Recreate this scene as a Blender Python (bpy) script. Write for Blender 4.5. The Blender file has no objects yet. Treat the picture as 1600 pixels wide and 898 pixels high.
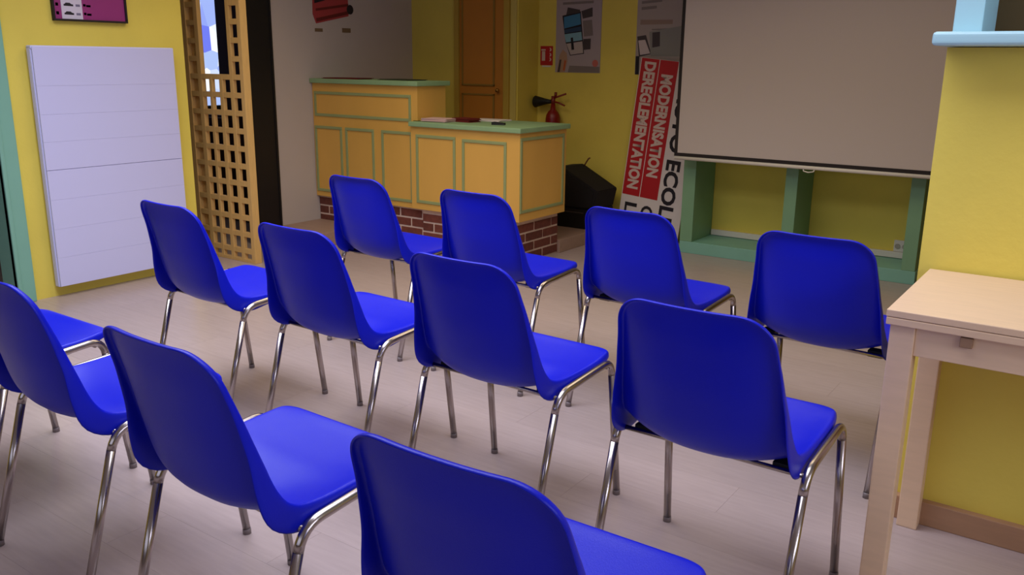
import bpy, bmesh, math, random
from mathutils import Vector, Matrix
random.seed(7)
SC = bpy.context.scene
COL = SC.collection
R = math.radians

# ---------------------------------------------------------------- camera
YAW, PITCH, ROLL, CAMH, FPX = R(34.974), R(14.6205), R(0.6426), 1.29, 1359.7
cam_d = bpy.data.cameras.new('camera'); cam = bpy.data.objects.new('camera', cam_d); COL.objects.link(cam)
_f0 = Vector((-math.sin(YAW), math.cos(YAW), 0)); _r0 = Vector((math.cos(YAW), math.sin(YAW), 0)); _u0 = Vector((0, 0, 1))
_f = math.cos(PITCH) * _f0 - math.sin(PITCH) * _u0
_u = math.sin(PITCH) * _f0 + math.cos(PITCH) * _u0
_r = math.cos(ROLL) * _r0 + math.sin(ROLL) * _u
_u = -math.sin(ROLL) * _r0 + math.cos(ROLL) * _u
m = Matrix((_r, _u, -_f)).transposed().to_4x4(); m.translation = Vector((0, 0, CAMH))
cam.matrix_world = m
cam_d.sensor_fit = 'HORIZONTAL'; cam_d.sensor_width = 36.0; cam_d.lens = FPX / 1600 * 36.0
cam_d.clip_start = 0.02; cam_d.clip_end = 100
SC.camera = cam

# ---------------------------------------------------------------- world, lights, exposure
SC.view_settings.view_transform = 'Standard'; SC.view_settings.look = 'None'
SC.view_settings.exposure = 0.0; SC.view_settings.gamma = 1.0; SC.view_settings.use_curve_mapping = False
W = bpy.data.worlds.new('world'); SC.world = W; W.use_nodes = True
W.node_tree.nodes['Background'].inputs[0].default_value = (0.62, 0.72, 1.0, 1)
W.node_tree.nodes['Background'].inputs[1].default_value = 1.0

def area(name, loc, direction, sx, sy, power, color):
    d = bpy.data.lights.new(name, 'AREA'); d.shape = 'RECTANGLE'; d.size = sx; d.size_y = sy
    d.energy = power; d.color = color
    o = bpy.data.objects.new(name, d); COL.objects.link(o)
    o.location = loc; o.rotation_euler = Vector(direction).to_track_quat('-Z', 'Y').to_euler()
    return o
# ceiling light panels over the near rows, two warm ones added to brighten the far end (fixtures are built below) and weak daylight from the near windows
CEIL_LAMPS = [(-2.9, 1.75, 42, (0.82, 0.86, 1.0)), (-1.1, 1.75, 27, (0.84, 0.86, 1.0)), (-3.2, 3.35, 17, (1.0, 0.85, 0.55)), (-1.1, 3.9, 13.5, (1.0, 0.85, 0.58))]
for _x, _y, _p, _c in CEIL_LAMPS:
    area('ceiling_lamp_light', (_x, _y, 2.545), (0, 0, -1), 1.75, 1.15, _p, _c).data.spread = R(140)   # spread narrowed to limit how far the light reaches
area('window_daylight_right', (2.50, 0.9, 1.72), (-1, 0, -0.2), 2.6, 1.25, 58, (0.80, 0.83, 1.0))
area('window_daylight_rear', (-1.1, -2.36, 1.72), (0, 1, -0.2), 4.6, 1.25, 15, (0.84, 0.86, 1.0))

# ---------------------------------------------------------------- helpers
def lin(c):
    return tuple((v / 255 / 12.92) if v / 255 <= 0.04045 else ((v / 255 + 0.055) / 1.055) ** 2.4 for v in c)

MATS = {}
def mat(name, rgb, rough=0.6, metal=0.0, spec=0.5, var=0.0, vscale=8.0, bump=0.0, bscale=60.0, stretch=(1, 1, 1), rnd=0.0, emit=0.0, coat=0.0):
    """rgb is sRGB 0..255; var = large soft colour variation, rnd = per-object variation"""
    if name in MATS: return MATS[name]
    M = bpy.data.materials.new(name); M.use_nodes = True; MATS[name] = M
    nt = M.node_tree; b = nt.nodes['Principled BSDF']; L = nt.links
    c = lin(rgb) + (1,)
    b.inputs['Base Color'].default_value = c
    b.inputs['Roughness'].default_value = rough; b.inputs['Metallic'].default_value = metal
    b.inputs['Specular IOR Level'].default_value = spec
    b.inputs['Coat Weight'].default_value = coat
    M.diffuse_color = c
    src = None
    if var or bump:
        tc = nt.nodes.new('ShaderNodeTexCoord'); mp = nt.nodes.new('ShaderNodeMapping')
        mp.inputs['Scale'].default_value = stretch
        L.new(tc.outputs['Object'], mp.inputs['Vector'])
    if var:
        n = nt.nodes.new('ShaderNodeTexNoise'); n.inputs['Scale'].default_value = vscale; n.inputs['Detail'].default_value = 5
        L.new(mp.outputs['Vector'], n.inputs['Vector'])
        mr = nt.nodes.new('ShaderNodeMapRange'); mr.inputs[1].default_value = 0.3; mr.inputs[2].default_value = 0.7
        mr.inputs[3].default_value = 1 - var; mr.inputs[4].default_value = 1 + var
        L.new(n.outputs['Fac'], mr.inputs[0]); src = mr.outputs[0]
    if rnd:
        oi = nt.nodes.new('ShaderNodeObjectInfo'); mr2 = nt.nodes.new('ShaderNodeMapRange')
        mr2.inputs[3].default_value = 1 - rnd; mr2.inputs[4].default_value = 1 + rnd
        L.new(oi.outputs['Random'], mr2.inputs[0])
        if src:
            mu = nt.nodes.new('ShaderNodeMath'); mu.operation = 'MULTIPLY'
            L.new(src, mu.inputs[0]); L.new(mr2.outputs[0], mu.inputs[1]); src = mu.outputs[0]
        else: src = mr2.outputs[0]
    if src:
        vm = nt.nodes.new('ShaderNodeVectorMath'); vm.operation = 'SCALE'
        vm.inputs[0].default_value = c[:3]; L.new(src, vm.inputs['Scale']); L.new(vm.outputs[0], b.inputs['Base Color'])
    if bump:
        n2 = nt.nodes.new('ShaderNodeTexNoise'); n2.inputs['Scale'].default_value = bscale; n2.inputs['Detail'].default_value = 4
        L.new(mp.outputs['Vector'], n2.inputs['Vector'])
        bp = nt.nodes.new('ShaderNodeBump'); bp.inputs['Strength'].default_value = bump; bp.inputs['Distance'].default_value = 0.004
        L.new(n2.outputs['Fac'], bp.inputs['Height']); L.new(bp.outputs['Normal'], b.inputs['Normal'])
    if emit:
        b.inputs['Emission Color'].default_value = c; b.inputs['Emission Strength'].default_value = emit
    return M

def tag(o, label=None, cat=None, group=None, kind=None):
    if label: o['label'] = label
    if cat: o['category'] = cat
    if group: o['group'] = group
    if kind: o['kind'] = kind
    return o

def empty(name, loc=(0, 0, 0), rotz=0.0):
    o = bpy.data.objects.new(name, None); COL.objects.link(o); o.location = loc; o.rotation_euler = (0, 0, rotz)
    o.empty_display_size = 0.05
    return o

def link_mesh(name, me, material, parent=None, smooth=False):
    if material is not None and len(me.materials) == 0: me.materials.append(material)
    if smooth:
        for p in me.polygons: p.use_smooth = True
    o = bpy.data.objects.new(name, me); COL.objects.link(o)
    if parent is not None: o.parent = parent
    return o

def bm_obj(name, bm, material, parent=None, smooth=False):
    me = bpy.data.meshes.new(name); bm.normal_update(); bm.to_mesh(me); bm.free()
    return link_mesh(name, me, material, parent, smooth)

def add_box(bm, lo, hi, bevel=0.0, seg=2):
    lo = Vector(lo); hi = Vector(hi)
    r = bmesh.ops.create_cube(bm, size=1.0)
    vs = r['verts']
    for v in vs:
        v.co = Vector([(lo[i] + hi[i]) / 2 + v.co[i] * (hi[i] - lo[i]) for i in range(3)])
    if bevel > 0:
        es = list({e for v in vs for e in v.link_edges})
        bmesh.ops.bevel(bm, geom=es, offset=bevel, segments=seg, affect='EDGES', profile=0.6)

def box(name, lo, hi, material, parent=None, bevel=0.0, seg=2):
    bm = bmesh.new(); add_box(bm, lo, hi, bevel, seg)
    return bm_obj(name, bm, material, parent)

def add_tube(bm, pts, rad, n=12, caps=True):
    pts = [Vector(p) for p in pts]
    rads = rad if isinstance(rad, (list, tuple)) else [rad] * len(pts)
    rings = []; up = None
    for i, p in enumerate(pts):
        if i == 0: t = pts[1] - pts[0]
        elif i == len(pts) - 1: t = pts[-1] - pts[-2]
        else: t = (pts[i + 1] - pts[i]).normalized() + (pts[i] - pts[i - 1]).normalized()
        t.normalize()
        if up is None:
            a = Vector((0, 0, 1)) if abs(t.z) < 0.9 else Vector((1, 0, 0))
            up = (a - t * a.dot(t)).normalized()
        else:
            up = (up - t * up.dot(t)).normalized()
        s = t.cross(up)
        rings.append([bm.verts.new(p + (up * math.cos(2 * math.pi * k / n) + s * math.sin(2 * math.pi * k / n)) * rads[i]) for k in range(n)])
    for a, b in zip(rings, rings[1:]):
        for k in range(n):
            bm.faces.new((a[k], a[(k + 1) % n], b[(k + 1) % n], b[k]))
    if caps:
        bm.faces.new(list(reversed(rings[0]))); bm.faces.new(rings[-1])

def tube(name, pts, rad, material, parent=None, n=12):
    bm = bmesh.new(); add_tube(bm, pts, rad, n)
    bmesh.ops.recalc_face_normals(bm, faces=bm.faces)
    o = bm_obj(name, bm, material, parent, True)
    for p in o.data.polygons:
        if len(p.vertices) > 4: p.use_smooth = False
    return o

def prism(name, poly, axis, a, b, material, parent=None, bevel=0.0):
    """extrude a 2D polygon along axis (0,1,2) from a to b"""
    bm = bmesh.new()
    def P(q, t):
        v = [0, 0, 0]; o = [i for i in range(3) if i != axis]
        v[o[0]], v[o[1]], v[axis] = q[0], q[1], t
        return Vector(v)
    A = [bm.verts.new(P(q, a)) for q in poly]; B = [bm.verts.new(P(q, b)) for q in poly]
    bm.faces.new(A); bm.faces.new(list(reversed(B)))
    for i in range(len(poly)):
        j = (i + 1) % len(poly); bm.faces.new((A[j], A[i], B[i], B[j]))
    bmesh.ops.recalc_face_normals(bm, faces=bm.faces)
    if bevel: bmesh.ops.bevel(bm, geom=list(bm.edges), offset=bevel, segments=2, affect='EDGES')
    return bm_obj(name, bm, material, parent)

def struct(o, label, cat):
    return tag(o, label, cat, kind='structure')

def fillet(p0, p1, p2, r, n=6):
    """points of a rounded corner at p1"""
    p0, p1, p2 = Vector(p0), Vector(p1), Vector(p2)
    a = (p0 - p1).normalized(); b = (p2 - p1).normalized()
    return [(p1 + a * r) * (1 - t) ** 2 + p1 * (2 * t * (1 - t)) + (p1 + b * r) * t ** 2 for t in [k / n for k in range(n + 1)]]

# ---------------------------------------------------------------- materials
Y_WALL = mat('yellow_wall_paint', (228, 207, 90), 0.75, var=0.06, vscale=2.5, bump=0.25, bscale=45)
GREY_WALL = mat('grey_wall_paint', (196, 184, 178), 0.8, var=0.03, vscale=2)
CEIL = mat('ceiling_paint', (190, 180, 166), 0.9)
TURQ = mat('turquoise_paint', (126, 178, 160), 0.5, var=0.03, vscale=5)
TURQ_PALE = mat('pale_turquoise_paint', (172, 214, 224), 0.4, var=0.02)
GREEN_TRIM = mat('green_trim_paint', (140, 172, 128), 0.55, var=0.04, vscale=10)
ORANGE = mat('orange_painted_wood', (222, 172, 82), 0.55, var=0.05, vscale=4, stretch=(1, 1, .4))
DOOR_OR = mat('orange_door_paint', (196, 128, 44), 0.55, var=0.04, vscale=4)
DOOR_FR = mat('olive_door_frame', (190, 158, 60), 0.6, var=0.03)
BRICK = mat('red_brick', (112, 58, 46), 0.85, var=0.18, vscale=35, bump=0.6, bscale=90, rnd=0.22)
MORTAR = mat('mortar', (222, 196, 180), 0.9, var=0.06, vscale=40, bump=0.4, bscale=120)
LAT = mat('light_pine', (214, 172, 104), 0.6, var=0.06, vscale=14, stretch=(6, 6, 1))
DARK = mat('black_wood_and_doorway_shade', (18, 15, 17), 0.5)
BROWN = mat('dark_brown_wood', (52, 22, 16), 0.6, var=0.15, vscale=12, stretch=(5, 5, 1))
WHITE_P = mat('white_panel', (206, 206, 248), 0.45)
BLUE = mat('blue_plastic', (11, 24, 188), 0.36, spec=0.26, bump=0.10, bscale=420)
CHROME = mat('chrome', (176, 166, 164), 0.24, metal=1.0)
BLACKR = mat('black_rubber', (16, 16, 18), 0.6)
GREYCAP = mat('grey_plastic_foot', (128, 116, 116), 0.45)
PLANK = mat('pale_laminate', (176, 158, 154), 0.27, spec=0.5, var=0.05, vscale=7, stretch=(1, 9, 9), rnd=0.035)
FLOORB = mat('floor_joint', (166, 148, 142), 0.7)
PLATF = mat('platform_laminate', (168, 138, 122), 0.5, var=0.06, vscale=6, stretch=(1, 6, 6))
TABLEW = mat('birch_veneer', (228, 195, 162), 0.42, var=0.035, vscale=9, stretch=(1, 8, 8))
BASEB = mat('beech_baseboard', (172, 132, 100), 0.55, var=0.06, vscale=10, stretch=(1, 6, 6))
SCREEN = mat('matte_screen_fabric', (196, 184, 178), 0.85)
BLACKB = mat('black_screen_border', (26, 16, 14), 0.7)
OFFW = mat('off_white_plastic', (222, 216, 206), 0.5)
PAPER = mat('white_paper', (226, 216, 212), 0.8)
RED = mat('red_print', (182, 16, 26), 0.6)
REDMET = mat('red_enamel', (128, 14, 14), 0.35)
INK = mat('black_ink', (26, 20, 30), 0.7)

# ---------------------------------------------------------------- floor
fl_bm = bmesh.new()
add_box(fl_bm, (-6.8, -2.6, -0.12), (2.7, 6.4, -0.010))
add_box(fl_bm, (-6.8, -2.6, -0.02), (2.7, -0.62, 0.0))
floor = struct(bm_obj('floor', fl_bm, FLOORB), 'pale laminate plank floor of the classroom', 'floor')
PW, PL = 0.192, 1.285
pm = {}
def plank_mesh(L):
    k = round(L, 3)
    if k not in pm:
        bm = bmesh.new(); add_box(bm, (0, 0.0002, -0.011), (L - 0.0005, PW - 0.0002, 0.0))
        me = bpy.data.meshes.new('plank'); bm.to_mesh(me); bm.free(); me.materials.append(PLANK); pm[k] = me
    return pm[k]
row = 0; y = -0.62
while y < 5.9:
    x = -6.4 + [0.0, 0.43, 0.86][row % 3] - 0.86
    while x < 2.6:
        x0, x1 = max(x, -6.4), min(x + PL, 2.6)
        if x1 - x0 > 0.05:
            o = bpy.data.objects.new('plank', plank_mesh(x1 - x0)); COL.objects.link(o); o.parent = floor; o.location = (x0, y, 0)
        x += PL
    y += PW; row += 1

# ---------------------------------------------------------------- room shell
ZC = 2.62
ceil_ = struct(box('ceiling', (-6.9, -2.6, ZC), (2.7, 6.4, ZC + 0.12), CEIL), 'plain off white ceiling above the whole room', 'ceiling')
WT = 0.12
# left wall: doorway (y 1.15..2.14), yellow stretch with the white panel
bm = bmesh.new()
add_box(bm, (-4.73 - WT, 2.2, 0), (-4.73, 3.295, ZC))
add_box(bm, (-4.73 - WT, -2.5, 0), (-4.73, 1.2, ZC))
add_box(bm, (-4.73 - WT, 1.2, 2.1), (-4.73, 2.2, ZC))
struct(bm_obj('wall_left', bm, Y_WALL), 'yellow painted wall behind the white grooved panel', 'wall')
struct(box('wall_counter', (-4.99 - WT, 4.182, 0), (-4.99, 5.65, ZC), GREY_WALL), 'grey painted wall running behind the left end of the counter', 'wall')
struct(box('wall_back_door', (-5.11, 5.65, 0), (-3.92, 5.93, ZC), Y_WALL), 'yellow wall with the orange cupboard door behind the counter', 'wall')
struct(box('wall_back', (-3.92, 5.93, 0), (2.7, 6.05, ZC), Y_WALL), 'yellow back wall carrying the posters and projection screen', 'wall')
struct(box('wall_right', (2.58, -2.6, 0), (2.7, 6.05, ZC), Y_WALL), 'yellow wall on the right side outside the picture', 'wall')
struct(box('wall_rear', (-6.8, -2.6, 0), (2.7, -2.48, ZC), mat('rear_wall_paint', (128, 104, 84), 0.8)), 'brown wall behind the viewpoint outside the picture', 'wall')
# side room seen through the lattice and the open doorway on the left
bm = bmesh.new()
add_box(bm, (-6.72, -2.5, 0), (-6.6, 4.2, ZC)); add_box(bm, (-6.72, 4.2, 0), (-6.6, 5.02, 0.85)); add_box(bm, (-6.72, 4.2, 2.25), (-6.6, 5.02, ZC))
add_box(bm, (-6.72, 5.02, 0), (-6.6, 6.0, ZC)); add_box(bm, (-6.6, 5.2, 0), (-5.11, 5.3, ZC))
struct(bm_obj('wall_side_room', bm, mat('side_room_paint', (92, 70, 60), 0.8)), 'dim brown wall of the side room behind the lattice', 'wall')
# hatch wall on the right: lower wall, sill, frame
bm = bmesh.new()
add_box(bm, (-0.425, 2.57, 0), (2.58, 2.80, 1.335))
add_box(bm, (-0.425, 2.57, 2.3), (2.58, 2.80, ZC))
struct(bm_obj('wall_hatch', bm, Y_WALL), 'yellow half wall behind the birch table below the pale sill', 'wall')
bm = bmesh.new(); add_box(bm, (-0.41, 2.545, 0), (2.58, 2.571, 0.072), 0.003)
struct(bm_obj('baseboard_hatch', bm, BASEB), 'brown wooden baseboard along the yellow half wall', 'baseboard')
win = empty('window_2', (0, 0, 0)); struct(win, 'pale turquoise hatch frame with rounded sill on the yellow half wall', 'window')
bm = bmesh.new(); add_box(bm, (-0.444, 2.45, 1.337), (1.6, 2.83, 1.371), 0.012, 4)
bm_obj('sill', bm, TURQ_PALE, win)
def bbox(name, lo, hi, m_, parent, bevel=0.004): return box(name, lo, hi, m_, parent, bevel)
bbox('jamb', (-0.418, 2.565, 1.371), (-0.350, 2.81, 2.34), TURQ_PALE, win)
bbox('jamb', (1.45, 2.565, 1.371), (1.52, 2.81, 2.34), TURQ_PALE, win)
bbox('lintel', (-0.35, 2.565, 2.28), (1.45, 2.81, 2.34), TURQ_PALE, win)
struct(box('wall_hatch_shade', (-0.425, 2.80, 1.30), (2.58, 2.86, 2.4), mat('hatch_shade_brown', (84, 62, 26), 0.8)), 'dark brown sheet standing for the shade inside the hatch above the pale sill', 'wall')  # dark sheet carries the unlit inside of the opening in its colour

# turquoise doorway trim on the left edge
dr = empty('door_2', (-4.73, 2.2, 0)); struct(dr, 'turquoise door frame at the left end of the yellow wall', 'door frame')
def loc_box(name, lo, hi, m_, root, bevel=0.004):
    l = root.location
    return box(name, tuple(lo[i] - l[i] for i in range(3)), tuple(hi[i] - l[i] for i in range(3)), m_, root, bevel)
loc_box('frame_post', (-4.86, 2.150, 0), (-4.70, 2.175, 2.1), TURQ, dr)
loc_box('casing', (-4.735, 2.17, 0), (-4.705, 2.245, 2.16), TURQ, dr, 0.008)
loc_box('casing_bead', (-4.735, 2.150, 0), (-4.694, 2.172, 2.14), TURQ, dr, 0.006)
loc_box('frame_post', (-4.86, 1.2, 0), (-4.70, 1.245, 2.1), TURQ, dr)
loc_box('head_frame', (-4.86, 1.2, 2.06), (-4.70, 2.2, 2.12), TURQ, dr)

# platform behind / beside the counter
bm = bmesh.new()
add_box(bm, (-4.99, 3.95, 0.0), (-4.53, 4.56, 0.1), 0.004)
struct(bm_obj('floor_step', bm, PLATF), 'low brown step at the foot of the grey wall beside the counter', 'step')
bm = bmesh.new(); add_box(bm, (-4.99, 5.03, 0.0), (-3.12, 5.93, 0.09), 0.003)
struct(bm_obj('floor_platform', bm, PLATF), 'low brown platform behind the counter under the posters', 'platform')

# cupboard door in the back wall
d1 = empty('door_1', (-4.25, 5.65, 0.09)); struct(d1, 'orange panelled cupboard door behind the counter', 'door')
loc_box('frame_post', (-4.52, 5.615, 0.09), (-4.475, 5.652, 2.3), DOOR_FR, d1)
loc_box('frame_post', (-4.036, 5.615, 0.09), (-3.985, 5.652, 2.3), DOOR_FR, d1)
loc_box('leaf', (-4.475, 5.632, 0.1), (-4.036, 5.655, 2.3), DOOR_OR, d1)
for z0, z1 in ((0.18, 1.033), (1.093, 2.2)):
    p = loc_box('door_panel', (-4.435, 5.626, z0 + .012), (-4.137, 5.634, z1 - .012), DOOR_OR, d1)
    for lo, hi in (((-4.447, 5.621, z0), (-4.125, 5.634, z0 + .014)), ((-4.447, 5.621, z1 - .014), (-4.125, 5.634, z1)), ((-4.447, 5.621, z0), (-4.433, 5.634, z1)), ((-4.139, 5.621, z0), (-4.125, 5.634, z1))):
        loc_box('moulding', lo, hi, mat('olive_moulding', (150, 118, 46), 0.6), d1, 0.003)
kn = bmesh.new(); bmesh.ops.create_uvsphere(kn, u_segments=12, v_segments=8, radius=0.016)
k = bm_obj('knob', kn, mat('brass', (170, 128, 60), 0.35, metal=0.8), d1, True); k.location = (-4.083 + 4.25, -0.045, 0.973)
struct(box('trim_1', (-3.985, 5.635, 0.09), (-3.93, 5.652, ZC), mat('pale_yellow_trim', (206, 186, 96), 0.6), None, 0.004), 'pale yellow upright trim beside the orange cupboard door', 'trim')
# baseboard inside the green shelf unit
struct(box('baseboard_back', (-2.38, 5.905, 0.085), (-1.02, 5.931, 0.125), OFFW, None, 0.004), 'off white baseboard at the back of the green shelf unit', 'baseboard')

# window of the side room, seen through the lattice
w1 = empty('window_1', (-6.6, 4.55, 0.85)); struct(w1, 'bright daylit window behind the pine lattice', 'window')
gm = bpy.data.materials.new('daylit_glass'); gm.use_nodes = True; nt = gm.node_tree
for n in list(nt.nodes): nt.nodes.remove(n)
out = nt.nodes.new('ShaderNodeOutputMaterial'); em = nt.nodes.new('ShaderNodeEmission'); tc = nt.nodes.new('ShaderNodeTexCoord')
mp = nt.nodes.new('ShaderNodeMapping'); mp.inputs['Scale'].default_value = (1, 7, 6.5); vo = nt.nodes.new('ShaderNodeTexVoronoi'); cr = nt.nodes.new('ShaderNodeValToRGB')
nt.links.new(tc.outputs['Object'], mp.inputs['Vector']); nt.links.new(mp.outputs['Vector'], vo.inputs['Vector'])
vo.inputs['Scale'].default_value = 1.0; nt.links.new(vo.outputs['Color'], cr.inputs['Fac'])
e = cr.color_ramp.elements; e[0].position = 0.2; e[0].color = (0.16, 0.2, 0.85, 1); e[1].position = 0.75; e[1].color = (0.95, 0.97, 1, 1)
x_ = cr.color_ramp.elements.new(0.45); x_.color = (0.42, 0.55, 0.9, 1)
nt.links.new(cr.outputs['Color'], em.inputs['Color']); em.inputs['Strength'].default_value = 1.1; nt.links.new(em.outputs[0], out.inputs[0])
MATS['daylit_glass'] = gm
loc_box('pane', (-6.66, 4.24, 0.88), (-6.65, 4.985, 2.22), gm, w1, 0)
for lo, hi in (((-6.68, 4.2, 0.85), (-6.57, 4.24, 2.25)), ((-6.68, 4.985, 0.85), (-6.60, 5.02, 2.25)), ((-6.68, 4.24, 0.85), (-6.57, 4.985, 0.88)), ((-6.68, 4.24, 2.22), (-6.57, 4.985, 2.25))):
    loc_box('window_frame', lo, hi, DARK, w1, 0.003)
# window frames around the daylight at the near end of the room
def win_frame(name, axis, c, a0, a1, z0, z1, label):
    r_ = empty(name, (0, 0, 0)); struct(r_, label, 'window')
    t = 0.06
    def bx(nm, p0, p1, q0, q1):
        if axis == 0: box(nm, (c - 0.04, p0, q0), (c + 0.04, p1, q1), OFFW, r_, 0.004)
        else: box(nm, (p0, c - 0.04, q0), (p1, c + 0.04, q1), OFFW, r_, 0.004)
    bx('window_frame', a0 - t, a0, z0 - t, z1 + t); bx('window_frame', a1, a1 + t, z0 - t, z1 + t)
    bx('window_frame', a0, a1, z0 - t, z0); bx('window_frame', a0, a1, z1, z1 + t)
    sky = mat('bright_sky_glass', (190, 205, 235), 0.2, emit=0.3)
    if axis == 0: box('pane', (c - 0.006, a0, z0), (c + 0.006, a1, z1), sky, r_)
    else: box('pane', (a0, c - 0.006, z0), (a1, c + 0.006, z1), sky, r_)
win_frame('window_3', 0, 2.56, -0.4, 2.2, 1.08, 2.36, 'large window on the right wall outside the picture')
win_frame('window_4', 1, -2.46, -3.4, 1.2, 1.08, 2.36, 'large window behind the viewpoint outside the picture')

for _i, (_x, _y, _p, _c) in enumerate(CEIL_LAMPS):  # last two fixtures are added for the lamps that brighten the far end
    cl = empty('ceiling_light', (_x, _y, ZC)); tag(cl, 'flat ceiling light panel above the picture, ' + ('near left one', 'near right one', 'added one brightening the counter', 'added one brightening the screen')[_i], 'ceiling light', 'ceiling light panels')
    box('housing', (-.90, -.60, -.066), (.90, .60, 0), OFFW, cl, .004)
    for lo, hi in (((-.92, -.62, -.070), (.92, -.59, 0)), ((-.92, .59, -.070), (.92, .62, 0)), ((-.92, -.59, -.070), (-.89, .59, 0)), ((.89, -.59, -.070), (.92, .59, 0))):
        box('frame_bar', lo, hi, OFFW, cl, .002)

# ---------------------------------------------------------------- chairs
def lerp_tab(tab, s):
    if s <= tab[0][0]: return tab[0][1]
    for (a, va), (b, vb) in zip(tab, tab[1:]):
        if s <= b:
            t = (s - a) / (b - a); t = t * t * (3 - 2 * t) * 0.35 + t * 0.65
            return va + (vb - va) * t
    return tab[-1][1]

def catmull(pts, n):
    P = [Vector(p) for p in pts]; P = [2 * P[0] - P[1]] + P + [2 * P[-1] - P[-2]]
    out = []
    for i in range(1, len(P) - 2):
        for k in range(n):
            t = k / n
            out.append(0.5 * ((2 * P[i]) + (P[i + 1] - P[i - 1]) * t + (2 * P[i - 1] - 5 * P[i] + 4 * P[i + 1] - P[i + 2]) * t * t + (3 * P[i] - P[i - 1] - 3 * P[i + 1] + P[i + 2]) * t ** 3))
    out.append(P[-2]); return out

def make_shell_mesh():
    prof = catmull([(-.468, .792), (-.440, .72), (-.413, .64), (-.390, .565), (-.372, .510), (-.348, .472), (-.308, .456), (-.25, .452), (-.16, .453), (-.08, .458), (-.035, .463), (-.012, .462)], 10)
    L = [0.0]
    for a, b in zip(prof, prof[1:]): L.append(L[-1] + (b - a).length)
    T = L[-1]
    def at(s):
        s = max(0, min(T, s))
        for i in range(len(L) - 1):
            if s <= L[i + 1] + 1e-9:
                t = (s - L[i]) / (L[i + 1] - L[i]); p = prof[i].lerp(prof[i + 1], t)
                i0, i1 = max(0, i - 2), min(len(prof) - 1, i + 3)
                d = (prof[i1] - prof[i0]).normalized(); break
        return p, Vector((d.y, -d.x))    # outward normal in (y,z): rear of back / below seat
    def outn(s):
        p, nrm = at(s)
        p0, n0 = at(0)
        return p, nrm
    # orientation check: at the top the outward normal must point to -y
    sgn = -1 if at(0.02)[1].x > 0 else 1
    SB = 0.40     # arc length of the bend, roughly
    width = [(0, .162), (.07, .173), (.16, .184), (.26, .197), (.34, .207), (.45, .209), (.6, .208), (T, .197)]
    dish = [(0, .012), (.08, .032), (.2, .048), (.32, .056), (.42, .042), (.52, .018), (.66, .008), (T, .0)]
    fl = [(0, .012), (.1, .016), (.2, .026), (.28, .044), (.335, .060), (.39, .052), (.47, .036), (.6, .027), (T, .016)]
    NU, NS = 20, 30
    us = [math.sin((i / NU * 2 - 1) * math.pi / 2 * 0.86) / math.sin(math.pi / 2 * 0.86) for i in range(NU + 1)]
    bm = bmesh.new(); G = []; info = {}
    rc = 0.054
    for j in range(NS + 1):
        rowv = []
        for u in us:
            c = max(0.0, (abs(u) - 0.66) / 0.34)
            s0 = rc * (1 - math.sqrt(max(0, 1 - c * c * 0.985)))
            # front corners slightly rounded
            s1 = T - 0.022 * (1 - math.sqrt(max(0, 1 - max(0, (abs(u) - .8) / .2) ** 2 * .97)))
            s = s0 + (s1 - s0) * j / NS
            p, nrm = at(s); nrm = nrm * sgn
            d = lerp_tab(dish, s) * (1 - abs(u) ** 2.4)
            q = p + nrm * d
            v = bm.verts.new((u * lerp_tab(width, s), q.x, q.y)); rowv.append(v); info[v] = (s, nrm)
        G.append(rowv)
    for j in range(NS):
        for i in range(NU):
            bm.faces.new((G[j][i], G[j][i + 1], G[j + 1][i + 1], G[j + 1][i]))
    # rim: boundary loop, rolled outwards and backwards
    loop = [G[j][0] for j in range(NS, 0, -1)] + [G[0][i] for i in range(NU)] + [G[j][NU] for j in range(NS)] + [G[NS][i] for i in range(NU, 0, -1)]
    n = len(loop)
    prev = loop
    for ring in range(1, 5):
        cur = []
        for k, v in enumerate(loop):
            s, nrm = info[v]; N = Vector((0, nrm.x, nrm.y))
            a = loop[(k - 1) % n].co; b = loop[(k + 1) % n].co
            tan = (b - a).normalized(); O = tan.cross(N)
            ctr = Vector((0, v.co.y, v.co.z))
            ref = v.co - Vector((0, at(.25)[0].x, at(.25)[0].y)) if s < .3 else v.co - Vector((0, at(.55)[0].x, at(.55)[0].y))
            if O.dot(ref) < 0: O = -O
            O.normalize()
            w = lerp_tab(fl, s)
            o_, n_ = {1: (.0035, .0010), 2: (.0065, .0045), 3: (.0080, .5 * w), 4: (.0086, w)}[ring]
            cur.append(bm.verts.new(v.co + O * o_ + N * n_))
        for k in range(n):
            bm.faces.new((prev[k], prev[(k + 1) % n], cur[(k + 1) % n], cur[k]))
        prev = cur
    bmesh.ops.recalc_face_normals(bm, faces=bm.faces)
    me = bpy.data.meshes.new('shell_raw'); bm.to_mesh(me); bm.free()
    o = bpy.data.objects.new('shell_tmp', me); COL.objects.link(o)
    so = o.modifiers.new('s', 'SOLIDIFY'); so.thickness = 0.0042; so.offset = 0
    ss = o.modifiers.new('u', 'SUBSURF'); ss.levels = 1; ss.render_levels = 1
    dg = bpy.context.evaluated_depsgraph_get(); dg.update()
    me2 = bpy.data.meshes.new_from_object(o.evaluated_get(dg)); me2.name = 'shell'
    bpy.data.objects.remove(o); bpy.data.meshes.remove(me)
    me2.materials.clear(); me2.materials.append(BLUE)
    for p in me2.polygons: p.use_smooth = True
    return me2

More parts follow.
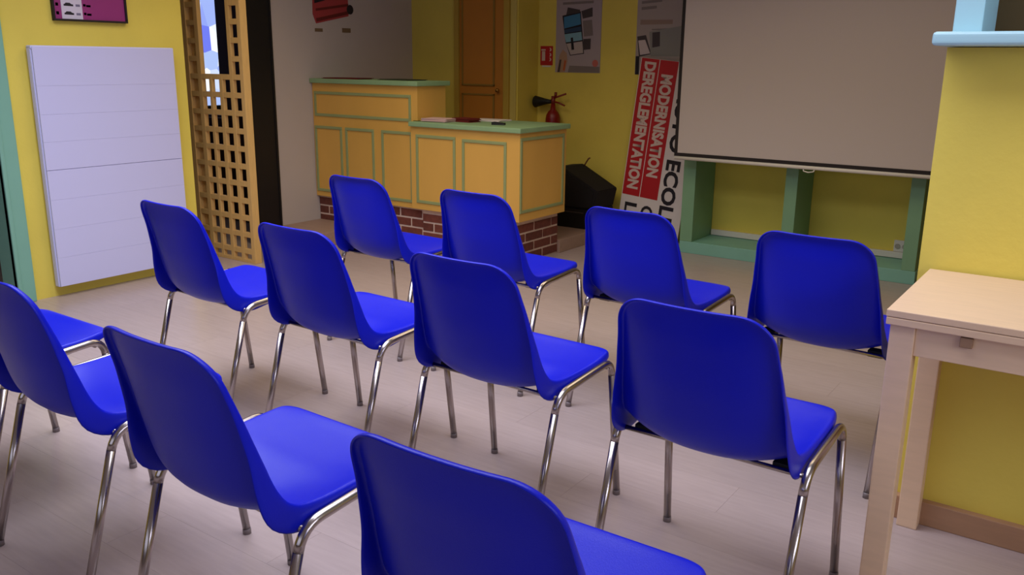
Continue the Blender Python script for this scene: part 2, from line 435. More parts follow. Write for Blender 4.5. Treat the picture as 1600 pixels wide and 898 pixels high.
def make_chair():
    root = empty('shell_chair')
    link_mesh('shell', make_shell_mesh(), BLUE, root)
    r = 0.0108
    for s in (-1, 1):
        rf, rb, fb, ff = (.233 * s, -.455, .012), (.233 * s, -.338, .428), (.229 * s, -.052, .447), (.237 * s, 0, .012)
        rear = fillet(rf, rb, fb, .05); front = fillet(rb, fb, ff, .045)
        tube('leg', [rf, rear[0]], r, CHROME, root, 14)
        tube('leg', [front[-1], ff], r, CHROME, root, 14)
        tube('seat_rail', rear + front, r, CHROME, root, 14)
        for f_ in (rf, ff):
            d = Vector(rb if f_ is rf else fb) - Vector(f_); d.normalize()
            p0 = Vector(f_); tube('foot_cap', [(p0.x, p0.y, 0.0), tuple(p0), tuple(p0 + d * .004)], .0116, GREYCAP, root, 12)
        for y_, z_ in ((-.300, .420), (-.085, .436)):
            box('rubber_pad', (min(.150 * s, .196 * s), y_ - .02, z_ - .016), (max(.150 * s, .196 * s), y_ + .02, z_ + .006), BLACKR, root, .004)
    tube('crossbar', [(-.233, -.330, .416), (.233, -.330, .416)], .0062, CHROME, root, 10)
    tube('crossbar', [(-.229, -.075, .432), (.229, -.075, .432)], .0062, CHROME, root, 10)
    return root

CH = [ # x, y (between the front feet), rotation, label
 (-2.701, 3.165, -2.7, 'blue plastic shell chair, front row, first from the left, before the counter'),
 (-2.041, 3.141, -2.4, 'blue plastic shell chair, front row, second from the left, before the brick corner'),
 (-1.360, 3.143, -3.2, 'blue plastic shell chair, front row, third from the left, before the lettered banner'),
 (-0.706, 3.088, -2.7, 'blue plastic shell chair, front row, rightmost, partly behind the birch table'),
 (-2.702, 2.245, -2.6, 'blue plastic shell chair, middle row, leftmost, beside the white panel'),
 (-2.030, 2.222, -1.6, 'blue plastic shell chair, middle row, second from the left'),
 (-1.366, 2.193, -1.3, 'blue plastic shell chair, middle row, third from the left, centre of the picture'),
 (-0.694, 2.129, -0.4, 'blue plastic shell chair, middle row, rightmost, left of the birch table'),
 (-2.718, 1.415, 0.0, 'blue plastic shell chair cut off at the left edge, only its seat clearly showing'),
 (-2.092, 1.380, -2.5, 'blue plastic shell chair, nearest row, backrest cut by the left picture edge'),
 (-1.399, 1.335, -1.3, 'blue plastic shell chair, nearest row, standing in the lower left with whole backrest'),
 (-0.676, 1.275, 1.0, 'blue plastic shell chair, nearest row, cut off by the bottom picture edge'),
]
proto = make_chair(); kids = list(proto.children)
for i, (x, y, a, lab) in enumerate(CH):
    if i == 0: o = proto
    else:
        o = proto.copy(); COL.objects.link(o)
        for c in kids:
            d = c.copy(); COL.objects.link(d); d.parent = o
    o.location = (x, y, 0); o.rotation_euler = (0, 0, R(a))
    tag(o, lab, 'chair', 'blue chairs in three rows')

# ---------------------------------------------------------------- birch table
tb = empty('folding_table', (0.05, 2.3, 0)); tag(tb, 'birch table with a double folding top against the yellow half wall', 'table')
loc_box('tabletop', (-0.394, 2.055, 0.7345), (0.50, 2.56, 0.751), TABLEW, tb, 0.002)
loc_box('lower_leaf', (-0.393, 2.055, 0.716), (0.50, 2.56, 0.7335), TABLEW, tb, 0.002)
for x0 in (-0.384, 0.436):
    for y0 in (2.062, 2.503):
        loc_box('leg', (x0, y0, 0), (x0 + 0.054, y0 + 0.05, 0.716), TABLEW, tb, 0.003)
loc_box('apron', (-0.33, 2.068, 0.648), (0.436, 2.09, 0.716), TABLEW, tb, 0.002)
loc_box('apron', (-0.33, 2.525, 0.648), (0.436, 2.547, 0.716), TABLEW, tb, 0.002)
loc_box('apron', (-0.378, 2.112, 0.648), (-0.356, 2.503, 0.716), TABLEW, tb, 0.002)
loc_box('apron', (0.462, 2.112, 0.648), (0.484, 2.503, 0.716), TABLEW, tb, 0.002)
loc_box('stop_block', (-0.238, 2.058, 0.690), (-0.212, 2.07, 0.713), mat('brown_block', (150, 116, 88), 0.5), tb, 0.002)

# ---------------------------------------------------------------- white grooved panel and framed chart
pn = empty('wall_panel', (-4.73, 2.77, 0.064)); tag(pn, 'large white panel with horizontal grooves mounted low on the yellow wall', 'panel')
bm = bmesh.new(); add_box(bm, (-4.729, 2.375, 0.080), (-4.676, 3.158, 1.318))
o = bm_obj('backing', bm, WHITE_P, pn); o.location = -pn.location
zs = [0.064, 0.222, 0.380, 0.538, 0.697, 0.845, 0.988, 1.135, 1.333]
for i in range(8):
    lo_g = 0.0012 if i == 4 else 0.0002
    hi_g = 0.0012 if i == 3 else 0.0002
    loc_box('section', (-4.70, 2.358, zs[i] + (lo_g if i else 0)), (-4.660, 3.174, zs[i + 1] - (hi_g if i < 7 else 0)), WHITE_P, pn, 0.0009)
loc_box('edge_rim', (-4.712, 2.352, 0.060), (-4.672, 2.372, 1.337), WHITE_P, pn, 0.008)
loc_box('edge_rim', (-4.712, 3.160, 0.060), (-4.672, 3.180, 1.337), WHITE_P, pn, 0.008)
loc_box('edge_rim', (-4.712, 2.352, 1.319), (-4.664, 3.180, 1.339), WHITE_P, pn, 0.008)

fr = empty('framed_chart', (-4.73, 2.725, 1.467)); tag(fr, 'purple framed chart with a white column above the white panel', 'picture')
MAG = mat('magenta_print', (150, 52, 120), 0.45); LIL = mat('lilac_print', (214, 206, 226), 0.5); PINK = mat('pink_print', (222, 140, 190), 0.5)
loc_box('print', (-4.728, 2.525, 1.475), (-4.717, 2.927, 1.98), MAG, fr, 0)
for lo, hi in (((-4.729, 2.516, 1.467), (-4.706, 2.936, 1.477)), ((-4.729, 2.516, 1.978), (-4.706, 2.936, 1.988)), ((-4.729, 2.516, 1.477), (-4.706, 2.526, 1.978)), ((-4.729, 2.926, 1.477), (-4.706, 2.936, 1.978))):
    loc_box('frame_bar', lo, hi, BLACKB, fr, 0.002)
loc_box('white_column', (-4.718, 2.566, 1.478), (-4.7155, 2.68, 1.977), LIL, fr, 0)
for k in range(11):
    z = 1.500 + k * 0.044
    # a car silhouette with cab, then small marks, as in the chart rows
    prism('car_mark', [(2.580, z), (2.632, z - .001), (2.632, z + .008), (2.622, z + .010), (2.614, z + .016), (2.592, z + .016), (2.586, z + .010), (2.580, z + .008)], 0, -4.7156, -4.7150, INK, fr).location = -fr.location
    loc_box('mark', (-4.7156, 2.645, z - .002), (-4.715, 2.669, z + .010), mat('grey_print', (120, 112, 140), 0.6), fr, 0)
    loc_box('mark', (-4.7176, 2.537, z - .002), (-4.717, 2.552, z + .014), PINK, fr, 0)
    loc_box('mark', (-4.7176, 2.688, z + .001), (-4.717, 2.702, z + .014), PINK, fr, 0)
    loc_box('mark', (-4.7176, 2.705, z - .001), (-4.717, 2.730, z + .010), PINK, fr, 0)

# ---------------------------------------------------------------- pine lattice
la = empty('lattice_screen', (-4.74, 3.53, 0)); tag(la, 'tall pine lattice screen beside the yellow wall with a square opening', 'lattice')
LY0, LY1 = 3.53, 3.556
ZT = 2.3
loc_box('stile', (-4.521, LY0 - .002, 0), (-4.487, LY0 + .05, ZT), LAT, la, 0.002)
loc_box('stile', (-5.067, LY0 - .002, 0), (-5.024, LY0 + .05, ZT), LAT, la, 0.002)
loc_box('backing_board', (-5.03, LY0 + .03, 0), (-4.925, LY0 + .045, ZT), LAT, la, 0.001)
zbar = [0.0735 + 0.1097 * i for i in range(21)]
Z_OPEN = zbar[10] + 0.017
for x0, x1, top in ((-4.944, -4.905, ZT), (-4.831, -4.806, zbar[10]), (-4.731, -4.699, zbar[10]), (-4.625, -4.593, ZT)):
    loc_box('upright_slat', (x0, LY0, 0.0), (x1, LY1, top), LAT, la, 0.002)
for i, z in enumerate(zbar):
    if i <= 10:
        loc_box('cross_slat', (-5.03, LY0 + .001, z - .0165), (-4.515, LY1 - .001, z + .0165), LAT, la, 0.002)
    else:
        loc_box('cross_slat', (-5.03, LY0 + .001, z - .0165), (-4.92, LY1 - .001, z + .0165), LAT, la, 0.002)
        loc_box('cross_slat', (-4.61, LY0 + .001, z - .0165), (-4.515, LY1 - .001, z + .0165), LAT, la, 0.002)
loc_box('bottom_rail', (-5.03, LY0 - .001, 0), (-4.515, LY1, 0.022), LAT, la, 0.002)
loc_box('top_rail', (-5.067, LY0 - .003, ZT), (-4.487, LY0 + .05, ZT + .04), LAT, la, 0.002)

# black leaf standing for the dark doorway next to the grey wall and dark cupboards in the side room
bl = empty('doorway_shade_leaf', (-4.99, 4.08, 0)); tag(bl, 'narrow black sheet standing for the dark doorway between the pine lattice and grey wall', 'door leaf')
loc_box('leaf', (-5.035, 3.93, 0.005), (-4.985, 4.181, 2.5), DARK, bl, 0.004)
loc_box('edge_strip', (-4.992, 4.165, 0.005), (-4.978, 4.181, 2.5), DARK, bl, 0.002)
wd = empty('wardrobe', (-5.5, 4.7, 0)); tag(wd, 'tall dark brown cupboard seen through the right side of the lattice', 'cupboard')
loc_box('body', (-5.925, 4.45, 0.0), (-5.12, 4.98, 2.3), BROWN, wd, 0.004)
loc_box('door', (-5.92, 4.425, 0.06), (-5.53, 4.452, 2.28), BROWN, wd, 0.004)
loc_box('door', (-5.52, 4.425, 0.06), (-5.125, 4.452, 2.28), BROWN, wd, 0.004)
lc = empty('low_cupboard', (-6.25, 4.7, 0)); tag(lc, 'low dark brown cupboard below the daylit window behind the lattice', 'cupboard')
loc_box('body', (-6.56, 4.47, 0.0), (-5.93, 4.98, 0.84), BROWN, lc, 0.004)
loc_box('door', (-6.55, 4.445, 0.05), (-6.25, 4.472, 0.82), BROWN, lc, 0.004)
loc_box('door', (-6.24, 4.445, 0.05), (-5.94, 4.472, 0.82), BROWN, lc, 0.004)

# ---------------------------------------------------------------- counters
BH, BLN, BJ = 0.052, 0.194, 0.013
def brick_run(root, axis, fixed, a0, a1, z0, rows, out, skip=0, depth=0.03):
    """bricks on a vertical face; axis 0: runs along x at y=fixed (facing -y), axis 1: runs along y at x=fixed (facing +x)"""
    made = 0
    for r_ in range(rows):
        zlo = z0 + r_ * (BH + BJ); t = a0 - (0 if r_ % 2 else (BLN + BJ) / 2)
        while t < a1 - 0.01:
            b0, b1 = max(t, a0), min(t + BLN, a1)
            if b1 - b0 > 0.02:
                jut = 0.004 + random.random() * 0.003
                bm = bmesh.new()
                if axis == 0: add_box(bm, (b0, fixed - jut, zlo), (b1, fixed + depth, zlo + BH), 0.002, 1)
                else: add_box(bm, (fixed - depth, b0, zlo), (fixed + jut, b1, zlo + BH), 0.002, 1)
                o = bm_obj('brick', bm, BRICK, root); o.location = -out
            t += BLN + BJ

BEAD = mat('sage_beading', (150, 160, 108), 0.55, var=0.04, vscale=10)
def panel_rect(root, base, axis, fixed, a0, a1, z0, z1, t=0.020):
    """green beading rectangle on the counter face"""
    pr = 0.007
    segs = [(a0, a1, z0, z0 + t), (a0, a1, z1 - t, z1), (a0, a0 + t, z0 + t, z1 - t), (a1 - t, a1, z0 + t, z1 - t)]
    for p0, p1, q0, q1 in segs:
        if axis == 0: loc_box('beading', (p0, fixed - pr, q0), (p1, fixed + .002, q1), BEAD, root, 0.003)
        else: loc_box('beading', (fixed - .002, p0, q0), (fixed + pr, p1, q1), BEAD, root, 0.003)

def plinth(root, lo, hi):
    l = root.location
    return box('brick_base', tuple(lo[i] - l[i] for i in range(3)), tuple(hi[i] - l[i] for i in range(3)), MORTAR, root)

# high section on the left
hc = empty('high_counter', (-4.48, 4.68, 0)); tag(hc, 'taller orange counter section with green beading against the grey wall', 'counter')
loc_box('body', (-4.985, 4.53, 0.285), (-4.0035, 4.83, 0.888), ORANGE, hc, 0.001)
loc_box('upper_body', (-4.985, 4.53, 0.888), (-3.965, 4.83, 1.115), ORANGE, hc, 0.001)
loc_box('countertop', (-4.988, 4.505, 1.115), (-3.945, 4.86, 1.147), GREEN_TRIM, hc, 0.006)
panel_rect(hc, None, 0, 4.53, -4.965, -4.02, 0.878, 1.056)
for a0, a1 in ((-4.972, -4.690), (-4.655, -4.372), (-4.300, -4.012)):
    panel_rect(hc, None, 0, 4.53, a0, a1, 0.322, 0.808)
pb = plinth(hc, (-4.985, 4.56, 0.0), (-3.934, 4.80, 0.285))
pb.location = (0, 0, 0)
brick_run(pb, 0, 4.56, -4.985, -3.936, 0.022, 4, hc.location)
# low section on the right
lo_c = empty('low_counter', (-3.55, 4.78, 0)); tag(lo_c, 'lower orange counter section with green beading on a brick base', 'counter')
loc_box('body', (-4.002, 4.50, 0.29), (-3.10, 5.05, 0.852), ORANGE, lo_c, 0.002)
loc_box('countertop', (-4.0025, 4.475, 0.852), (-3.08, 5.07, 0.884), GREEN_TRIM, lo_c, 0.006)
panel_rect(lo_c, None, 0, 4.50, -3.954, -3.612, 0.335, 0.800)
panel_rect(lo_c, None, 0, 4.50, -3.556, -3.200, 0.345, 0.792)
panel_rect(lo_c, None, 1, -3.10, 4.505, 5.02, 0.345, 0.822)
pb2 = plinth(lo_c, (-3.93, 4.535, 0.0), (-3.145, 5.03, 0.29))
brick_run(pb2, 0, 4.535, -3.93, -3.145, 0.010, 4, lo_c.location)
brick_run(pb2, 1, -3.145, 4.540, 5.028, 0.010, 4, lo_c.location)

# things lying on the counters
def sheet_stack(name, x, y, z, w, d, h, rz, m_, label, cat, n=3):
    r_ = empty(name, (x, y, z), R(rz)); tag(r_, label, cat)
    for i in range(n):
        o = box('sheet', (-w / 2, -d / 2, 0), (w / 2, d / 2, h / n * .9), m_, r_, 0)
        o.location = (random.uniform(-.008, .008), random.uniform(-.008, .008), i * h / n); o.rotation_euler = (0, 0, R(random.uniform(-4, 4)))
    return r_
PINKP = mat('pale_pink_paper', (214, 178, 176), 0.8); DRED = mat('dark_red_card', (104, 20, 22), 0.5); GRN = mat('dark_green_card', (46, 52, 30), 0.6); BLKC = mat('black_card', (22, 16, 16), 0.5)
sheet_stack('paper_stack', -3.845, 4.62, 0.8845, 0.20, 0.15, 0.022, 4, PINKP, 'stack of pale pink papers at the left end of the lower counter', 'papers', 5)
sheet_stack('brochure_stack', -3.70, 4.72, 0.8845, 0.16, 0.11, 0.026, -6, DRED, 'dark red brochures piled beside the pink papers on the lower counter', 'brochures', 4)
sheet_stack('paper_pile', -3.64, 4.93, 0.8845, 0.24, 0.17, 0.008, 5, PAPER, 'thin pile of white papers at the back of the lower counter', 'papers', 3)
st = empty('stapler', (-3.36, 4.63, 0.8845), R(15)); tag(st, 'small black stapler lying on the right of the lower counter', 'stapler')
box('base', (-.045, -.014, 0), (.045, .014, .006), BLKC, st, .002); prism('arm', [(-.045, .006), (.045, .006), (.045, .014), (-.03, .020), (-.045, .018)], 1, -.011, .011, BLKC, st)
sheet_stack('leaflet', -4.72, 4.63, 1.1475, 0.34, 0.16, 0.008, 3, DRED, 'dark red leaflets lying flat on the taller counter', 'leaflets', 2)
sheet_stack('folder', -4.25, 4.70, 1.1475, 0.30, 0.18, 0.006, -2, GRN, 'dark green folder lying flat on the taller counter', 'folder', 2)

# ---------------------------------------------------------------- lettering
def text_mesh(s, w, h, bold=0.02, depth=0.0006):
    """letters fitted into w x h (x right, y up, origin lower left)"""
    cu = bpy.data.curves.new('t', 'FONT'); cu.body = s; cu.size = 1.0; cu.offset = bold; cu.extrude = 0.0; cu.resolution_u = 3
    o = bpy.data.objects.new('t', cu); COL.objects.link(o)
    dg = bpy.context.evaluated_depsgraph_get(); dg.update()
    me = bpy.data.meshes.new_from_object(o.evaluated_get(dg)); bpy.data.objects.remove(o); bpy.data.curves.remove(cu)
    xs = [v.co.x for v in me.vertices]; ys = [v.co.y for v in me.vertices]
    x0, x1, y0, y1 = min(xs), max(xs), min(ys), max(ys)
    for v in me.vertices:
        v.co.x = (v.co.x - x0) / (x1 - x0) * w; v.co.y = (v.co.y - y0) / (y1 - y0) * h
    return me

# banner leaning against the back wall; local frame: x right, z up, facing -y
bn = empty('banner', (-2.986, 5.885, 1.322)); bn.rotation_euler = (R(-2.2), R(5.4), 0)
tag(bn, 'white banner with red lettered stripes leaning between the loudspeaker and screen', 'banner')
box('board', (-0.006, 0.0, -1.30), (0.50, 0.012, 0.0), PAPER, bn, 0.001)
box('red_stripe', (0.0, -0.0015, -1.0), (0.142, 0.001, -0.002), RED, bn)
box('red_stripe', (0.148, -0.0015, -1.0), (0.292, 0.001, -0.002), RED, bn)
LET = mat('pale_lettering', (214, 190, 180), 0.7)
def down_text(name, s, x_base, z_top, length, h, m_, bold):
    me = text_mesh(s, length, h, bold)
    # reading downwards, letter tops to the right: text x -> -z, text y -> +x
    for v in me.vertices:
        tx, ty = v.co.x, v.co.y
        v.co = Vector((x_base + ty, -0.0026, z_top - tx))
    me.flip_normals()
    return link_mesh(name, me, m_, bn)
down_text('lettering', 'DEREGLEMENTATION', 0.028, -0.025, 0.925, 0.094, LET, 0.045)
down_text('lettering', 'MODERNISATION', 0.172, -0.100, 0.74, 0.094, LET, 0.045)
down_text('lettering', 'AUTO ECOLE', 0.318, -0.16, 1.03, 0.115, INK, 0.035)
down_text('lettering', 'L', 0.035, -1.055, 0.085, 0.10, INK, 0.022)
down_text('lettering', 'C', 0.172, -1.055, 0.10, 0.10, INK, 0.022)

# ---------------------------------------------------------------- posters (flat prints on the back wall)
def quad_print(name, pts, y, m_, root):
    bm = bmesh.new(); vs = [bm.verts.new((p[0] - root.location.x, y - root.location.y, p[1] - root.location.z)) for p in pts]
    f = bm.faces.new(vs); bm.normal_update()
    if f.normal.y > 0: f.normal_flip()
    return bm_obj(name, bm, m_, root)
YW = 5.93
p1 = empty('poster', (-3.555, YW, 1.204)); tag(p1, 'grey poster of a tablet with a blue screen beside the red sign', 'poster')
loc_box('sheet', (-3.757, YW - .004, 1.204), (-3.358, YW - .001, 1.80), mat('poster_grey', (172, 158, 160), 0.6), p1, 0)
BLU = mat('poster_blue', (62, 128, 168), 0.5); BLU2 = mat('poster_pale_blue', (130, 176, 190), 0.5); DGR = mat('poster_dark_grey', (66, 56, 58), 0.6); MGR = mat('poster_mid_grey', (128, 116, 112), 0.6); SKINP = mat('poster_hand', (176, 140, 112), 0.6); ORP = mat('poster_orange', (190, 90, 40), 0.6)
y = YW - .0045
quad_print('print_tablet', [(-3.702, 1.625), (-3.540, 1.655), (-3.500, 1.345), (-3.625, 1.330), (-3.668, 1.43)], y, INK, p1)
quad_print('print_sky', [(-3.688, 1.615), (-3.545, 1.640), (-3.535, 1.560), (-3.682, 1.530)], y - .0005, BLU, p1)
quad_print('print_road', [(-3.682, 1.522), (-3.535, 1.545), (-3.530, 1.512), (-3.680, 1.495)], y - .0005, mat('poster_navy', (38, 66, 96), 0.5), p1)
quad_print('print_sea', [(-3.680, 1.488), (-3.530, 1.505), (-3.520, 1.445), (-3.664, 1.428)], y - .0005, BLU2, p1)
quad_print('print_keys', [(-3.660, 1.418), (-3.518, 1.436), (-3.508, 1.350), (-3.620, 1.336)], y - .0005, mat('poster_pale', (186, 172, 166), 0.6), p1)
quad_print('print_figure', [(-3.622, 1.462), (-3.602, 1.465), (-3.588, 1.375), (-3.612, 1.372)], y - .001, INK, p1)
quad_print('print_photo', [(-3.655, 1.685), (-3.545, 1.665), (-3.548, 1.645), (-3.668, 1.630)], y - .0004, DGR, p1)
quad_print('print_photo', [(-3.535, 1.655), (-3.438, 1.680), (-3.435, 1.615), (-3.520, 1.600)], y - .0004, DGR, p1)
quad_print('print_photo', [(-3.520, 1.585), (-3.440, 1.592), (-3.425, 1.478), (-3.505, 1.470)], y - .0004, MGR, p1)
quad_print('print_photo', [(-3.510, 1.452), (-3.445, 1.456), (-3.445, 1.378), (-3.512, 1.372)], y - .0004, DGR, p1)
quad_print('print_title', [(-3.70, 1.722), (-3.43, 1.728), (-3.43, 1.710), (-3.70, 1.704)], y, MGR, p1)
quad_print('print_hand', [(-3.74, 1.205), (-3.72, 1.330), (-3.69, 1.375), (-3.655, 1.350), (-3.645, 1.290), (-3.668, 1.206)], y - .001, SKINP, p1)
quad_print('print_finger', [(-3.735, 1.206), (-3.716, 1.300), (-3.700, 1.300), (-3.715, 1.206)], y - .0014, DGR, p1)
quad_print('print_finger', [(-3.685, 1.222), (-3.672, 1.300), (-3.658, 1.290), (-3.670, 1.215)], y - .0014, ORP, p1)
quad_print('print_foot', [(-3.64, 1.206), (-3.362, 1.206), (-3.362, 1.250), (-3.628, 1.256)], y, MGR, p1)
bm = bmesh.new(); bmesh.ops.create_circle(bm, cap_ends=True, segments=20, radius=.026)
o = bm_obj('print_logo', bm, mat('poster_logo_red', (196, 104, 92), 0.6), p1); o.rotation_euler = (R(90), 0, 0); o.location = (-3.400 + 3.555, -.0055, 1.275 - 1.204)

p2 = empty('poster', (-2.893, YW, 1.297)); tag(p2, 'pale washed out poster above the banner at the left of the screen', 'poster')
loc_box('sheet', (-3.063, YW - .004, 1.20), (-2.66, YW - .001, 1.80), mat('poster_beige', (170, 156, 148), 0.6), p2, 0)
y = YW - .0045
quad_print('print_text', [(-3.03, 1.712), (-2.87, 1.722), (-2.87, 1.704), (-3.03, 1.694)], y, MGR, p2)
quad_print('print_text', [(-3.03, 1.672), (-2.91, 1.680), (-2.91, 1.660), (-3.03, 1.652)], y, MGR, p2)
quad_print('print_title', [(-3.035, 1.585), (-2.78, 1.582), (-2.78, 1.552), (-3.035, 1.550)], y, mat('poster_tan', (150, 126, 112), 0.6), p2)
quad_print('print_text', [(-2.94, 1.520), (-2.78, 1.524), (-2.78, 1.514), (-2.94, 1.510)], y, MGR, p2)
quad_print('print_card', [(-3.055, 1.468), (-2.985, 1.478), (-2.935, 1.345), (-3.035, 1.325)], y, DGR, p2)
quad_print('print_card', [(-3.045, 1.440), (-2.990, 1.445), (-2.945, 1.350), (-3.025, 1.338)], y - .0005, mat('poster_white', (206, 190, 186), 0.6), p2)
quad_print('print_haze', [(-2.96, 1.500), (-2.70, 1.540), (-2.68, 1.33), (-2.94, 1.33)], y - .0002, mat('poster_grey_green', (140, 138, 130), 0.6), p2)
quad_print('print_block', [(-2.935, 1.495), (-2.875, 1.500), (-2.870, 1.40), (-2.93, 1.39)], y - .0006, DGR, p2)
quad_print('print_dark', [(-3.06, 1.33), (-3.03, 1.33), (-3.03, 1.20), (-3.06, 1.20)], y - .0006, INK, p2)

# fire extinguisher sign
sg = empty('safety_sign', (-3.84, YW, 1.256)); tag(sg, 'small red fire extinguisher sign on the yellow wall', 'sign')
loc_box('plate', (-3.897, YW - .005, 1.256), (-3.783, YW - .001, 1.401), RED, sg, 0.001)
loc_box('pictogram_body', (-3.882, YW - .0065, 1.290), (-3.852, YW - .0045, 1.362), LET, sg, 0)
loc_box('pictogram_head', (-3.888, YW - .0065, 1.366), (-3.848, YW - .0045, 1.378), LET, sg, 0)
for z in (1.374, 1.335, 1.300):
    prism('pictogram_flame', [(-3.812, z - .014), (-3.798, z - .010), (-3.794, z), (-3.800, z + .012), (-3.812, z + .015), (-3.806, z + .002)], 1, YW - .0065, YW - .0045, LET, sg).location = -sg.location
loc_box('caption_strip', (-3.88, YW - .004, 1.243), (-3.80, YW - .001, 1.254), OFFW, sg, 0)

# slanted red print on the grey wall
rp = empty('wall_sticker', (-4.99, 4.77, 1.60)); tag(rp, 'slanted red and black sticker on the grey wall above the taller counter', 'sticker')
def yz_print(name, pts, x, m_, root):
    bm = bmesh.new(); vs = [bm.verts.new((x - root.location.x, p[0] - root.location.y, p[1] - root.location.z)) for p in pts]
    f = bm.faces.new(vs); bm.normal_update()
    if f.normal.x < 0: f.normal_flip()
    return bm_obj(name, bm, m_, root)
STR = mat('sticker_red', (168, 58, 62), 0.6); STR2 = mat('sticker_dark_red', (104, 26, 28), 0.6)
x = -4.988
prism('backing', [(4.575, 1.80), (4.925, 1.84), (4.930, 1.60), (4.600, 1.535), (4.570, 1.60)], 0, -4.9895, -4.988, STR, rp).location = -rp.location
yz_print('stripe', [(4.600, 1.572), (4.940, 1.640), (4.935, 1.615), (4.605, 1.548)], x + .0006, STR2, rp)
yz_print('stripe', [(4.600, 1.640), (4.930, 1.690), (4.930, 1.672), (4.600, 1.622)], x + .0006, STR2, rp)
yz_print('stripe', [(4.585, 1.76), (4.75, 1.775), (4.69, 1.70), (4.59, 1.675)], x + .0008, INK, rp)
bm = bmesh.new(); bmesh.ops.create_circle(bm, cap_ends=True, segments=20, radius=.035)
o = bm_obj('roundel', bm, INK, rp); o.rotation_euler = (0, R(90), 0); o.location = (.004, 4.945 - 4.77, 1.648 - 1.60)
for (a0, a1, z0, z1, lb) in ((4.585, 4.660, 1.478, 1.502, 'small brown label on the grey wall below the sticker, left one'), (4.858, 4.945, 1.480, 1.512, 'small brown label on the grey wall below the sticker, right one')):
    o = box('wall_label', (-4.9895, a0, z0), (-4.987, a1, z1), mat('label_brown', (120, 96, 70), 0.7)); tag(o, lb, 'label')

# ---------------------------------------------------------------- fire extinguisher on the wall
ex = empty('fire_extinguisher', (-3.72, 5.85, 0.35)); tag(ex, 'red fire extinguisher with a black horn hanging behind the counter', 'extinguisher')
bm = bmesh.new()
prof = [(0.0, 0.0), (.045, 0), (.058, .012), (.058, .50), (.053, .530), (.038, .556), (.022, .572), (.017, .615), (0, .615)]
N = 20; rings = []
for r_, z in prof: rings.append([bm.verts.new((r_ * math.cos(2 * math.pi * k / N), r_ * math.sin(2 * math.pi * k / N), z)) for k in range(N)] if r_ > 0 else [bm.verts.new((0, 0, z))])
for a, b in zip(rings, rings[1:]):
    for k in range(N):
        q = [a[k % len(a)], a[(k + 1) % len(a)], b[(k + 1) % len(b)], b[k % len(b)]]
        q = [v for i, v in enumerate(q) if v not in q[:i]]
        if len(q) > 2: bm.faces.new(q)
bmesh.ops.recalc_face_normals(bm, faces=bm.faces)
bm_obj('cylinder', bm, REDMET, ex, True)
tube('valve', [(0, 0, .60), (0, 0, .675)], .016, mat('valve_red', (120, 26, 20), 0.4), ex)
tube('gauge_stem', [(.02, 0, .665), (.022, 0, .705)], .011, mat('valve_red', (120, 26, 20), 0.4), ex)
tube('handle', [(-.02, 0, .645), (.03, 0, .668), (.115, 0, .695)], .007, mat('handle_red', (130, 30, 24), 0.4), ex)
tube('lever', [(.0, 0, .635), (.05, 0, .625), (.105, 0, .605)], .007, mat('handle_red', (130, 30, 24), 0.4), ex)
tube('horn', [(-.012, 0, .632), (-.06, 0, .632), (-.165, 0, .628), (-.168, 0, .628)], [.013, .020, .046, .044], BLACKR, ex, 16)
box('wall_bracket', (-.03, .05, .42), (.03, .078, .46), BLACKR, ex, .003)

# ---------------------------------------------------------------- loudspeaker
sp = empty('loudspeaker', (-3.30, 5.62, .235)); tag(sp, 'black slanted loudspeaker standing on the floor beside the banner', 'loudspeaker')
o = prism('cabinet', [(-3.50, .235), (-3.50, .520), (-3.40, .530), (-3.10, .372), (-3.13, .235)], 1, 5.50, 5.80, mat('black_carpet', (20, 16, 16), 0.9, bump=.3, bscale=200), sp, .006); o.location = -sp.location
o = prism('grille', [(-3.48, .25), (-3.48, .505), (-3.40, .512), (-3.13, .365), (-3.155, .25)], 1, 5.494, 5.503, mat('black_grille', (14, 12, 12), 0.7), sp); o.location = -sp.location
bx = empty('amplifier', (-3.30, 5.6, 0)); tag(bx, 'black flat amplifier case under the loudspeaker', 'amplifier')
box('case', (-.25, -.12, .0905), (.17, .20, .234), mat('amp_black', (14, 12, 12), 0.5), bx, .006)
box('highlight_strip', (-.28, -.124, .205), (.10, -.119, .213), mat('highlight_grey', (90, 84, 84), 0.4, metal=.6), bx, 0)  # grey strip paints the highlight line near the top of the case
for fx in (-.20, .12):
    box('foot', (fx - .02, -.08, .0898), (fx + .02, -.04, .0905), BLACKR, bx, 0)
tb_ = tube('cable', [(-3.37, 5.76, .52), (-3.355, 5.76, .545), (-3.335, 5.76, .575), (-3.322, 5.76, .582)], .006, mat('cable_brown', (110, 66, 40), 0.6), None, 8)
tag(tb_, 'short brown cable sticking up from the loudspeaker', 'cable')

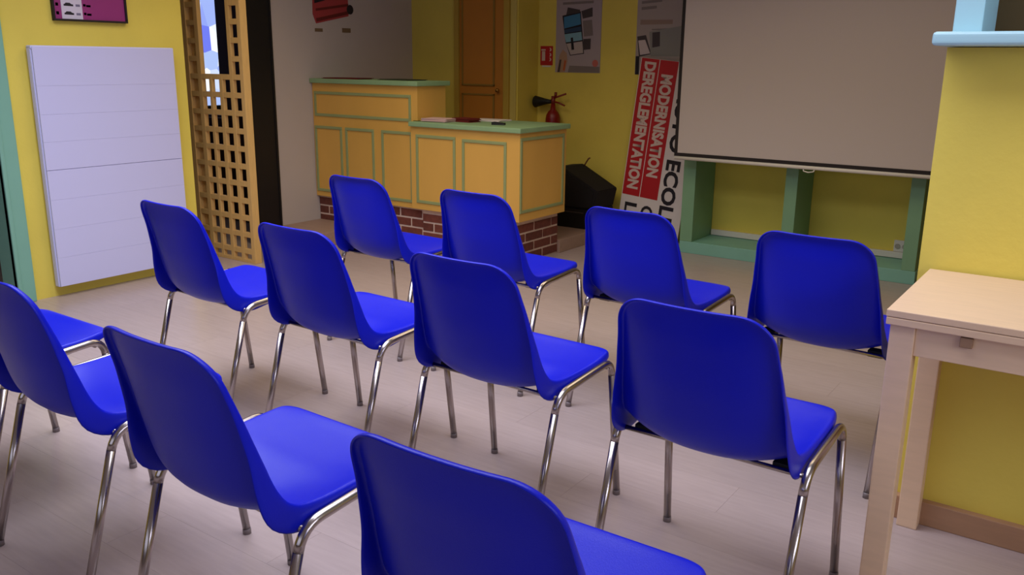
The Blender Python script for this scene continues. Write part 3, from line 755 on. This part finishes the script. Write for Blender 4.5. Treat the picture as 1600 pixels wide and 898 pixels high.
# ---------------------------------------------------------------- green shelf unit under the screen
un = empty('shelf_unit', (-1.7, 5.75, 0)); tag(un, 'green open shelf unit with yellow back below the projection screen', 'shelf')
loc_box('plinth', (-2.475, 5.58, 0), (-0.935, 5.925, 0.082), TURQ, un, 0.003)
GRN_U = mat('unit_green_paint', (120, 162, 126), 0.5, var=0.03)
for x0, x1 in ((-2.475, -2.385), (-1.769, -1.690), (-1.02, -0.94)):
    loc_box('upright', (x0, 5.58, 0.082), (x1, 5.925, 0.66), TURQ if False else GRN_U, un, 0.003)
loc_box('top_board', (-2.475, 5.58, 0.66), (-0.935, 5.925, 0.70), GRN_U, un, 0.003)
sk = empty('wall_socket', (-1.093, 5.93, 0.13)); tag(sk, 'white wall socket at the right end inside the shelf unit', 'socket')
loc_box('plate', (-1.14, 5.915, 0.126), (-1.05, 5.931, 0.20), OFFW, sk, 0.003)
for xx in (-1.117, -1.073):
    t_ = tube('outlet', [(xx - sk.location.x, -.022, .032), (xx - sk.location.x, -.012, .032)], .016, mat('socket_grey', (170, 160, 150), 0.5), sk, 12)

# ---------------------------------------------------------------- projection screen
ps = empty('projection_screen', (-1.5, 5.45, 0.66)); tag(ps, 'large pale projection screen with black border hanging at the back wall', 'screen')
loc_box('fabric', (-2.472, 5.449, 0.703), (-0.42, 5.452, 2.15), SCREEN, ps, 0)
loc_box('border', (-2.492, 5.447, 0.68), (-2.470, 5.453, 2.15), BLACKB, ps, 0)
loc_box('border', (-0.422, 5.447, 0.68), (-0.40, 5.453, 2.15), BLACKB, ps, 0)
loc_box('border', (-2.470, 5.447, 0.68), (-0.42, 5.453, 0.704), BLACKB, ps, 0)
tube('bottom_bar', [(-2.488 + 1.5, 0, .010), (-0.40 + 1.5, 0, .010)], .012, OFFW, ps, 12)
tube('pull_handle', [(-.125, 0, .002), (-.12, -.006, -.012), (-.09, -.008, -.018), (-.06, -.006, -.012), (-.055, 0, .002)], .004, OFFW, ps, 8)
loc_box('roller_case', (-2.54, 5.40, 2.15), (-0.36, 5.50, 2.25), OFFW, ps, 0.01)
